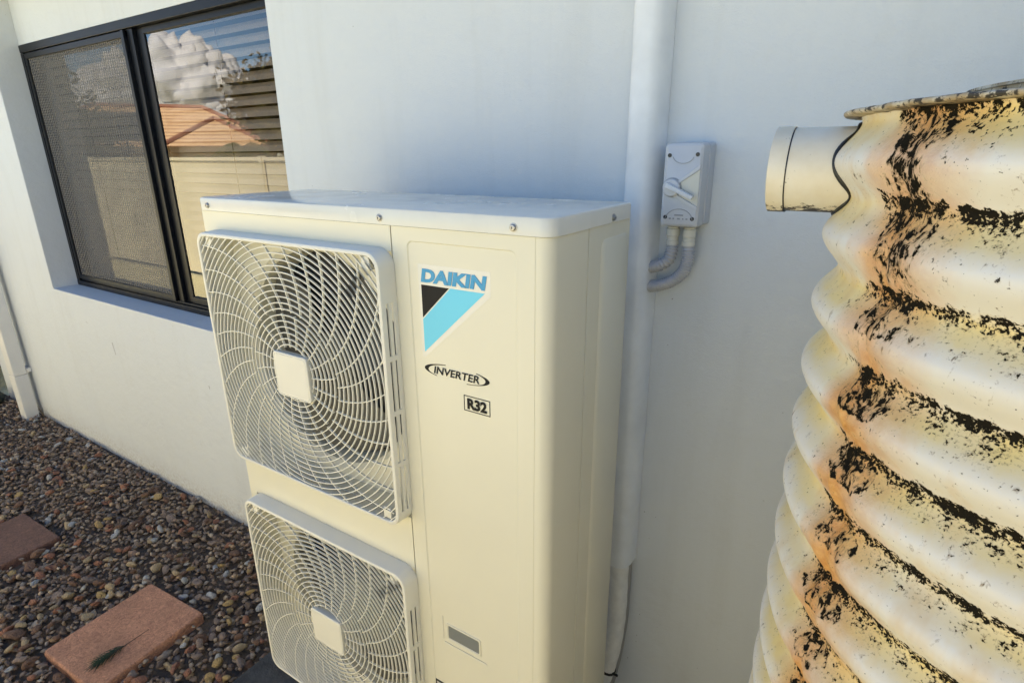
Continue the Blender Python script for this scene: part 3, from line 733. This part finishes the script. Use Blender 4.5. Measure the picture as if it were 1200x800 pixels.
gk = [Vector((tsurf(PY0+(PR+.001)*math.cos(a), PZ+(PR+.001)*math.sin(a))-.0005, PY0+(PR+.001)*math.cos(a), PZ+(PR+.001)*math.sin(a))) for a in [2*PI*k/72 for k in range(72)]]
gm_ = MB(); L = []
for i, q in enumerate(gk):
    tt = (gk[(i+1) % 72]-gk[i-1]).normalized(); rdl = Vector((0, q.y-PY0, q.z-PZ)).normalized(); b2 = tt.cross(rdl)
    rr_ = .0026 + .0009*math.sin(i*.7)
    L.append([q + rr_*(math.cos(a)*rdl+math.sin(a)*b2) for a in [2*PI*k/8 for k in range(8)]])
obj('sealant_bead', gm_.loops(L, ring=True), SEAL, tank, smooth='all')
obj('plinth', MB().box(TX-.36, TX+TLEN+.36, TY-.36, TY+.36, -.04, .048), simple('plinth', (.3,.3,.28), .9), tank, bevel=.01)

# ------------------------------------------------------------------ pavers, sprig
def paver(name, c, half, half2, rz, top, mat, label):
    L = rrect(0, 0, half, half2, .012, 3)
    mb = MB(); 
    mb.loops([[(x*s_, y*s_, z) for x, y in L] for s_, z in ((1, -.05), (1, -.009), (.985, -.002), (.965, 0))])
    o = obj(name, mb, mat, base=None); o.location = (c[0], c[1], top); o.rotation_euler = (math.radians(.6), math.radians(-.5), rz)
    return tag(o, label, 'paver', 'stepping pavers in the gravel')
paver('paver', (-.813, -.666), .178, .198, math.radians(3.5), .022, PAVER1, 'terracotta square paver with a pine sprig lying on it')
paver('paver', (-1.877, -.752), .195, .195, math.radians(2), .020, PAVER2, 'dark reddish square paver standing alone in the gravel')
sg = thing('pine_sprig', (-.73, -.75, .024), 'dark green pine needle sprig with a long dry stalk on the terracotta paver', 'twig')
A_, B_ = Vector((-.737, -.775, .029)), Vector((-.742, -.615, .027))
obj('stalk', MB().tube([A_, A_.lerp(B_, .4)+Vector((.008,0,.004)), B_], [.0028, .0018, .0008], 6), simple('stalk', (.045, .03, .022), .8), sg)
nd = MB()
for k in range(150):
    s_ = rnd.random()**1.3*.45; o = A_.lerp(B_, s_); a = rnd.gauss(0, .42)
    d_ = (A_-B_).normalized(); d_ = Vector((d_.x*math.cos(a)-d_.y*math.sin(a), d_.x*math.sin(a)+d_.y*math.cos(a), rnd.uniform(-.02, .22))).normalized()
    l = rnd.uniform(.03, .065); e = o+d_*l; e.z = max(e.z-.006, .025)
    nd.tube([o, o.lerp(e, .5)+Vector((0,0,.004)), e], [.0009, .0009, .0004], 3)
obj('needles', nd, GREEN, sg)

# ------------------------------------------------------------------ river pebbles
def icos(sub):
    bm = bmesh.new(); bmesh.ops.create_icosphere(bm, subdivisions=sub, radius=1)
    v = np.array([q.co[:] for q in bm.verts]); f = np.array([[q.index for q in fc.verts] for fc in bm.faces]); bm.free(); return v, f
nr = np.random.default_rng(3)
def rock_variants(sub, n):
    v, f = icos(sub); out = []
    for i in range(n):
        d = np.ones(len(v))
        for _ in range(7):
            k = nr.normal(size=3); k /= np.linalg.norm(k); s_ = v @ k
            d -= np.clip(s_-nr.uniform(.3, .7), 0, 1)*nr.uniform(.5, 1.0)      # worn facets
        d += .06*np.sin(v @ nr.normal(size=3)*3+nr.uniform(0, 6))
        out.append(v*d[:, None])
    return out, f
VA, FA = rock_variants(2, 14)
def in_paver(x, y, pad=.0):
    return (abs(x+.813) < .18+pad and abs(y+.666) < .20+pad) or (abs(x+1.877) < .197+pad and abs(y+.752) < .197+pad) or (x > -.225-pad and y < -.06+pad)
peb = []
sp0 = .0265
for layer, (zz, keep) in enumerate(((-.006, 1.0), (.010, .55))):
    for i in range(int(4.75/sp0)):
        for j in range(int(1.85/sp0)):
            if nr.random() > keep: continue
            x = -4.65 + (i+nr.uniform(-.1, 1.1))*sp0; y = -1.85 + (j+nr.uniform(-.1, 1.1))*sp0
            if j < 12 and nr.random() < .4: continue
            s_ = .0128*math.exp(nr.normal()*.30)
            if y < -.55: s_ *= 1.06
            if y > -.001-s_*.6 or in_paver(x, y, s_*.7): continue
            if dpx0-.01 < x < dpx1+.01 and y > -.115: continue
            sc_ = np.array([s_*nr.uniform(1.0, 1.5), s_*nr.uniform(.85, 1.1), s_*nr.uniform(.5, .8)])
            peb.append((x, y, zz + nr.normal()*.004 - max(0, s_-.02)*.2, sc_, nr.uniform(0, 2*PI), nr.normal()*.3, nr.normal()*.3, nr.integers(14)))
big = [(-1.10, -.415, .012, .036, .028, .022), (-1.21, -.46, .012, .034, .024, .016), (-1.59, -.71, .008, .046, .034, .018), (-1.17, -.90, .010, .045, .034, .022), (-1.26, -.68, .010, .03, .024, .016), (-.50, -.31, .012, .026, .02, .016), (-.39, -.47, .010, .03, .022, .016)]
peb = [q for q in peb if not any(math.hypot(q[0]-b[0], q[1]-b[1]) < b[3]*.9 for b in big)]
for b in big: peb.append((b[0], b[1], b[2], np.array(b[3:6]), rnd.uniform(0, 6), rnd.gauss(0, .12), rnd.gauss(0, .12), rnd.randrange(14)))
score = []
for q in peb:
    X, Y, D = project((q[0], q[1], q[2]+.01))
    vis = -5 < X < 1205 and -5 < Y < 805 and D > 0 and not (X > 290+ (Y-586)*.2 and Y > 560)
    score.append((q[3].max()*q[3].min()**.5/D if vis else 0) * (1.0 if q[2] > .002 else .3))
order = np.argsort(score)[::-1]; top300 = set(order[:300].tolist())
def pebble_xf(q):
    return Matrix.Translation(q[:3]) @ Matrix.Rotation(q[4], 4, 'Z') @ Matrix.Rotation(q[5], 4, 'X') @ Matrix.Rotation(q[6], 4, 'Y') @ Matrix.Diagonal((*q[3], 1))
pm = []
for ci in range(7):
    pm.append([])
    for k in range(14):
        me = bpy.data.meshes.new('pebble'); me.from_pydata(VA[k].tolist(), [], FA.tolist()); me.materials.append(PEBM[ci])
        me.polygons.foreach_set('use_smooth', [True]*len(me.polygons)); pm[-1].append(me)
VB, FB = [], None
v1, f1 = icos(1)
for k in range(14):   # coarser twins for the mass of pebbles
    VB.append(VA[k][:len(v1)])
allv, allf, base = [], [], 0
for i, q in enumerate(peb):
    Mx = pebble_xf(q)
    if i in top300:
        ci = (rnd.choice((0, 2, 3)) if q[3].max() > .032 else rnd.choices(range(7), (18, 20, 14, 20, 8, 10, 12))[0])
        o = bpy.data.objects.new('pebble', pm[ci][q[7]]); COL.objects.link(o); o.matrix_world = Mx
        big_ = 'large ' if q[3].max() > .03 else ''
        dA, dB = math.hypot(q[0]+.813, q[1]+.666), math.hypot(q[0]+1.877, q[1]+.752)
        where = 'next to the terracotta paver' if dA < .36 else 'next to the dark red paver' if dB < .38 else 'near the foot of the wall' if q[1] > -.22 else 'near the concrete slab' if q[0] > -.55 else 'in the gravel between the two pavers' if q[0] > -1.8 else 'in the gravel past the dark red paver'
        tag(o, '%s%s rounded river pebble %s' % (big_, PEBC[ci][0], where), 'pebble', 'loose river pebbles')
    else:
        A3 = np.array(Mx.to_3x3()); allv.append(VB[q[7]] @ A3.T + np.array(q[:3])); allf.append(f1+base); base += len(v1)
V = np.concatenate(allv).astype(np.float32); Fc = np.concatenate(allf).astype(np.int32)
me = bpy.data.meshes.new('gravel'); me.vertices.add(len(V)); me.vertices.foreach_set('co', V.ravel())
me.loops.add(Fc.size); me.loops.foreach_set('vertex_index', Fc.ravel()); me.polygons.add(len(Fc))
me.polygons.foreach_set('loop_start', np.arange(len(Fc), dtype=np.int32)*3); me.polygons.foreach_set('loop_total', np.full(len(Fc), 3, np.int32))
me.update(); me.validate(); me.polygons.foreach_set('use_smooth', [True]*len(me.polygons)); me.materials.append(PEBA)
go = bpy.data.objects.new('gravel', me); COL.objects.link(go); tag(go, 'brown and grey river pebbles covering the garden bed', 'gravel', kind='stuff')

# dry weeds along the wall foot
def weed(loc, h, n, label):
    mb = MB(); L = Vector(loc)
    for k in range(n):
        a = rnd.uniform(0, 2*PI); s_ = rnd.uniform(.25, .8)
        e = L + Vector((math.cos(a)*h*s_*.7, -abs(math.sin(a))*h*s_*.35, h*rnd.uniform(.55, 1)))
        mb.tube([L, L.lerp(e, .5)+Vector((0,0,h*.12)), e], [.0016, .0012, .0005], 4)
    return tag(obj('dry_weed', mb, STEM, base=loc), label, 'weed', 'dry weeds at the wall foot')
weed((-.265, -.03, 0), .085, 9, 'thin dry weed standing against the wall beside the air conditioner')
weed((-1.27, -.03, 0), .05, 6, 'small dry weed at the wall foot below the window')
weed((-3.36, -.03, 0), .10, 8, 'dry weed sprouting beside the foot of the downpipe')
weed((-.72, -.12, .01), .09, 4, 'lone curved dry stalk leaning over the gravel near the wall')

# things past the house corner
pl = thing('garden_hose_post', (-4.35, -.02, 0), 'dark green plastic riser post with a pale ring past the downpipe', 'post')
obj('post', MB().tube([(-4.35, -.02, -.02), (-4.35, -.02, 1.0)], .035, 14), DGREEN, pl, smooth='all')
obj('ring', MB().lathe([(.036, 0), (.048, 0), (.048, .02), (.036, .02)], (-4.35, -.02, .20), (0,0,1), 20), WHITEP, pl)
st = MB(); st.add([tuple(q) for q in (VA[3]*np.array([.11, .10, .085])+np.array([-3.98, -.14, .055]))], FA.tolist())
tag(obj('garden_stone', st, simple('stone_dark_green', (.035, .045, .04), .6), smooth='all', base=(-3.98, -.14, 0)), 'large dark rounded stone lying beside the downpipe', 'stone')

# ------------------------------------------------------------------ vegetation helpers
def leaves(mb, c, rad, n, size, seed, flat_=.8):
    r = np.random.default_rng(seed); cl = r.normal(size=(max(6, n//60), 3)); cl /= np.linalg.norm(cl, axis=1)[:, None]; cl *= r.uniform(.35, .95, (len(cl), 1))
    for i in range(n):
        q = cl[r.integers(len(cl))] + r.normal(size=3)*.2
        P = Vector((c[0]+q[0]*rad[0], c[1]+q[1]*rad[1], c[2]+q[2]*rad[2])); a = Vector(r.normal(size=3)).normalized(); b = a.orthogonal().normalized()
        s_ = size*r.uniform(.6, 1.3)
        mb.add([P-a*s_, P+b*s_*.5, P+a*s_, P-b*s_*.5], [(0,1,2,3)])
LEAF1 = simple('leaf_olive', (.20, .17, .06), .6, var=.5, vs=1.2)
LEAF2 = simple('leaf_dark', (.03, .05, .022), .6, var=.5, vs=2)
LEAF3 = simple('leaf_palm', (.15, .14, .045), .6, var=.4, vs=3)
BARK = simple('bark', (.11, .08, .055), .9, var=.4, vs=8)
def tree(loc, h, rad, n, size, mat, label, seed, name='garden_tree'):
    T = thing(name, loc, label, 'tree' if h > 2.6 else 'shrub')
    L = Vector(loc); tr = MB().tube([L+Vector((0,0,-.1)), L+Vector((.1,0,h*.35)), L+Vector((0,.1,h*.7))], [h*.03, h*.022, h*.01], 10)
    for k in range(6):
        a = k*1.05+seed; tr.tube([L+Vector((.06,0,h*(.3+.05*k))), L+Vector((math.cos(a)*rad[0]*.6, math.sin(a)*rad[1]*.6, h*(.5+.06*k)))], [h*.011, h*.004], 6)
    obj('trunk', tr, BARK, T); mb = MB(); leaves(mb, (L.x, L.y, L.z+h-rad[2]), rad, n, size, seed); obj('crown', mb, mat, T)
    return T
# hedge shrub seen past the corner of the house
tree((-5.0, .25, 0), 1.5, (.55, .8, .75), 2600, .05, LEAF2, 'dense dark green shrub past the end of the house wall', 5, 'shrub')
tree((-4.75, -.12, 0), .7, (.28, .35, .34), 900, .04, LEAF2, 'low dark shrub beside the green post', 15, 'shrub')

# ------------------------------------------------------------------ behind the camera, mirrored in the window, and an added shade awning
FEN = simple('fence_cream', (.77, .69, .48), .55, var=.06, vs=2)
fence = thing('boundary_fence', (-2, -3.05, 0), 'cream steel boundary fence opposite the house', 'fence')
x = -10.2
while x < 7.5:
    mb = MB(); P = []
    for k in range(13):
        xx = x + .05 + 2.28*k/12
        P += [(xx, -3.05), (xx+.14, -3.05), (xx+.15, -3.053), (xx+.18, -3.053)]
    mb.loops([[(a, b, .03) for a, b in P], [(a, b, 1.66) for a, b in P]], False, False, closed=False)
    obj('fence_panel', mb, FEN, fence)
    obj('top_rail', MB().box(x+.045, x+2.36, -3.09, -3.03, 1.661, 1.705), FEN, fence)
    obj('fence_post', MB().box(x-.03, x+.03, -3.10, -3.02, 0, 1.72), FEN, fence)
    x += 2.4
AWN = simple('shade_awning_steel', (.42, .40, .34), .55, var=.1, vs=1)
awn = thing('added_shade_awning', (3.6, -1.8, 0), 'unseen flat beige awning on posts, added to shade the tank side of the wall', 'awning')  # out of view, added to block sky light from the right
obj('roof_sheet', MB().box(2.0, 6.6, -1.75, -.50, 2.40, 2.44), AWN, awn, bevel=.004)
obj('beam', MB().box(2.0, 6.6, -1.73, -1.65, 2.25, 2.398), AWN, awn, bevel=.004)
for x in (2.2, 4.2, 6.4): obj('post', MB().box(x-.045, x+.045, -1.735, -1.645, -.02, 2.248), AWN, awn, bevel=.004)
HU, HV = Vector((.515, -.857, 0)), Vector((-.857, -.515, 0)); HO = Vector((-34.6, -20.0, 0))
nb = thing('neighbour_house', HO, 'neighbouring house with orange tiled hip roof and solar panels', 'house')
def HP(a, b, z): return HO + HU*a + HV*b + Vector((0,0,z))
m, t, p = new_mat('terracotta_tiles')
c = mix(t, ramp(t, noise(t, 3.0, 4), [(.3, 0.0), (.7, 1.0)]), (.78, .52, .29), (.66, .40, .20))
wv = N(t, 'ShaderNodeTexWave', wave_type='BANDS', bands_direction='Z'); wv.inputs['Scale'].default_value = 1.6; t.links.new(coords(t), wv.inputs['Vector'])
c = mix(t, ramp(t, wv.outputs['Fac'], [(.0, .7), (.35, 0.0)]), c, (.30, .15, .09))
t.links.new(c, p.inputs['Base Color']); p.inputs['Roughness'].default_value = .8; bump(t, p, wv.outputs['Fac'], .6, .03)
TILE = m; RIDGE = simple('ridge_tile', (.34, .15, .09), .8)
CREAM = simple('brick_cream', (.52, .42, .30), .85)
EV, RG = 2.15, 4.45
def hip(name, a0, a1, b0, b1, ra0, ra1, rb, ez, rz):
    A = [HP(a0,b0,ez), HP(a1,b0,ez), HP(a1,b1,ez), HP(a0,b1,ez), HP(ra0,rb,rz), HP(ra1,rb,rz)]
    o = obj(name, MB().add(A, [(0,1,5,4),(1,2,5),(2,3,4,5),(3,0,4),(3,2,1,0)]), TILE, nb)
    for i, j in ((4,5),(0,4),(1,5),(2,5),(3,4)):
        obj('ridge_cap', MB().tube([A[i]+Vector((0,0,.04)), A[j]+Vector((0,0,.04))], .13, 8), RIDGE, o)
    return o
mb = MB(); 
for a0, a1, b0, b1 in ((-9.5, 3.4, -3.6, 4.0), (-1.6, 2.2, -6.2, -3.62)):
    q = [HP(a0,b0,0), HP(a1,b0,0), HP(a1,b1,0), HP(a0,b1,0)]; q2 = [v_+Vector((0,0,EV)) for v_ in q]; mb.loops([q, q2])
obj('wall', mb, CREAM, nb)
mr = hip('roof', -10.2, 4.0, -4.3, 4.6, -5.8, -.2, .15, EV, RG)
hip('roof', -2.3, 2.9, -6.9, 1.2, .3, .32, -2.6, EV+.004, RG-.75)
SOL = simple('solar_glass', (.02, .022, .035), .12, var=.3, vs=2)
for i in range(4):
    for j in range(2):
        a0 = -6.6+i*1.05; 
        def SP(a, tt, h=.12): return HP(a, -4.3+4.45*tt, EV+(RG-EV)*tt+h)
        t0, t1 = .12+j*.34, .12+j*.34+.32
        obj('solar_panel', MB().loops([[SP(a0,t0,h), SP(a0+1.0,t0,h), SP(a0+1.0,t1,h), SP(a0,t1,h)] for h in (.08, .13)]), SOL, mr)
tree((-29.5, -21.5, 0), 6.6, (2.6, 2.6, 2.3), 9500, .20, LEAF1, 'olive leafed tree beside the orange roofed house', 21)
tree((-24.8, -19.5, 0), 5.4, (2.4, 2.4, 2.2), 8500, .19, LEAF1, 'broad tree behind the cream fence', 22)
tree((-11.3, -3.3, 0), 3.0, (.9, .9, 1.4), 3600, .07, LEAF2, 'dark leafy tree at the end of the cream fence', 23)
tree((-13.4, -3.9, 0), 2.9, (1.1, .9, 1.3), 3600, .07, LEAF2, 'dark round tree past the end of the cream fence', 24)
def palm(loc, h, label, seed):
    T = thing('palm', loc, label, 'palm'); L = Vector(loc); r = random.Random(seed)
    obj('trunk', MB().tube([L, L+Vector((.05,0,h*.5)), L+Vector((.0,0,h))], [.12, .09, .08], 10), BARK, T)
    for k in range(15):
        a = k*2*PI/15+r.uniform(-.2,.2); up = r.uniform(.2, .9); mb = MB(); c0 = L+Vector((0,0,h)); P = []
        for i in range(9):
            s_ = i/8; P.append(c0+Vector((math.cos(a)*1.2*s_, math.sin(a)*1.2*s_, up*s_-1.25*s_*s_)))
        mb.tube(P, .012, 5)
        for i in range(1, 9):
            d_ = (P[i]-P[i-1]).normalized(); sd_ = d_.cross(Vector((0,0,1))).normalized()
            for sgn in (-1, 1):
                for q in (0, .5):
                    o = P[i-1].lerp(P[i], q); e = o+sgn*sd_*.34*math.sin(PI*(i+q+.6)/10.5)+d_*.16+Vector((0,0,-.10))
                    mb.add([o, o+d_*.045, e], [(0,1,2)])
        obj('frond', mb, LEAF3, T)
palm((-13.6, -8.2, 0), 1.9, 'young palm with arching fronds behind the cream fence', 1)
palm((-15.4, -8.3, 0), 1.55, 'low spreading palm beside the young palm', 2)

# cumulus clouds around the sky
CLOUD = simple('cloud', (.52, .52, .54), 1.0, var=.04, vs=.02, spec=0)
v2, f2 = icos(5)
def cloud(azd, eld, dist, wdt, hgt, seed, label):
    r = np.random.default_rng(seed); az_, el_ = math.radians(azd), math.radians(eld)
    C0 = Vector((-math.sin(az_)*math.cos(el_)*dist, -math.cos(az_)*math.cos(el_)*dist, math.sin(el_)*dist))
    U = Vector((math.cos(az_), -math.sin(az_), 0)); W = Vector((math.sin(az_), math.cos(az_), 0)); VV, FF, nb_ = [], [], 0
    for k in range(5):
        a = (-.62, -.28, .05, .36, .68)[k] + r.uniform(-.08, .08); hh = hgt*(.55, .85, 1.0, .8, .5)[k]*r.uniform(.85, 1.1); ww = wdt*r.uniform(.22, .3)
        c_ = U*(a*wdt/2) + W*r.uniform(-.12, .12)*wdt
        for q in v2:
            P = Vector(q); n_ = 0.0; f_, am = 1.6, .42
            for o_ in range(5):
                n_ += am*abs(mnoise.noise(P*f_ + Vector((seed*7.3+k*3.1, k*5.7, seed)))); f_ *= 2.1; am *= .52
            d = .72 + n_*1.5
            z_ = P.z*d*hh*.62 + hh*.25
            if z_ < 0: z_ *= .18
            VV.append(tuple(c_ + U*(P.x*d*ww) + W*(P.y*d*ww*.8) + Vector((0, 0, z_))))
        FF += (f2+nb_).tolist(); nb_ += len(v2)
    me = bpy.data.meshes.new('cloud'); me.from_pydata(VV, [], FF); me.polygons.foreach_set('use_smooth', [True]*len(me.polygons)); me.materials.append(CLOUD)
    o = bpy.data.objects.new('cloud', me); COL.objects.link(o); o.location = C0
    return tag(o, label, 'cloud', 'cumulus clouds')
cloud(61.5, 2.0, 900, 230, 128, 4, 'tall white cumulus cloud above the orange roofed house')
cloud(80, 5, 1000, 300, 90, 6, 'long low cumulus cloud beyond the hedge trees')
for k, azd in enumerate((-70, -25, 20, 120, 160)):
    v2, f2 = icos(4)
    cloud(azd, 3+2*(k % 3), 1100, 240+40*(k % 2), 80+10*k, 10+k, 'far cumulus cloud low over the horizon')
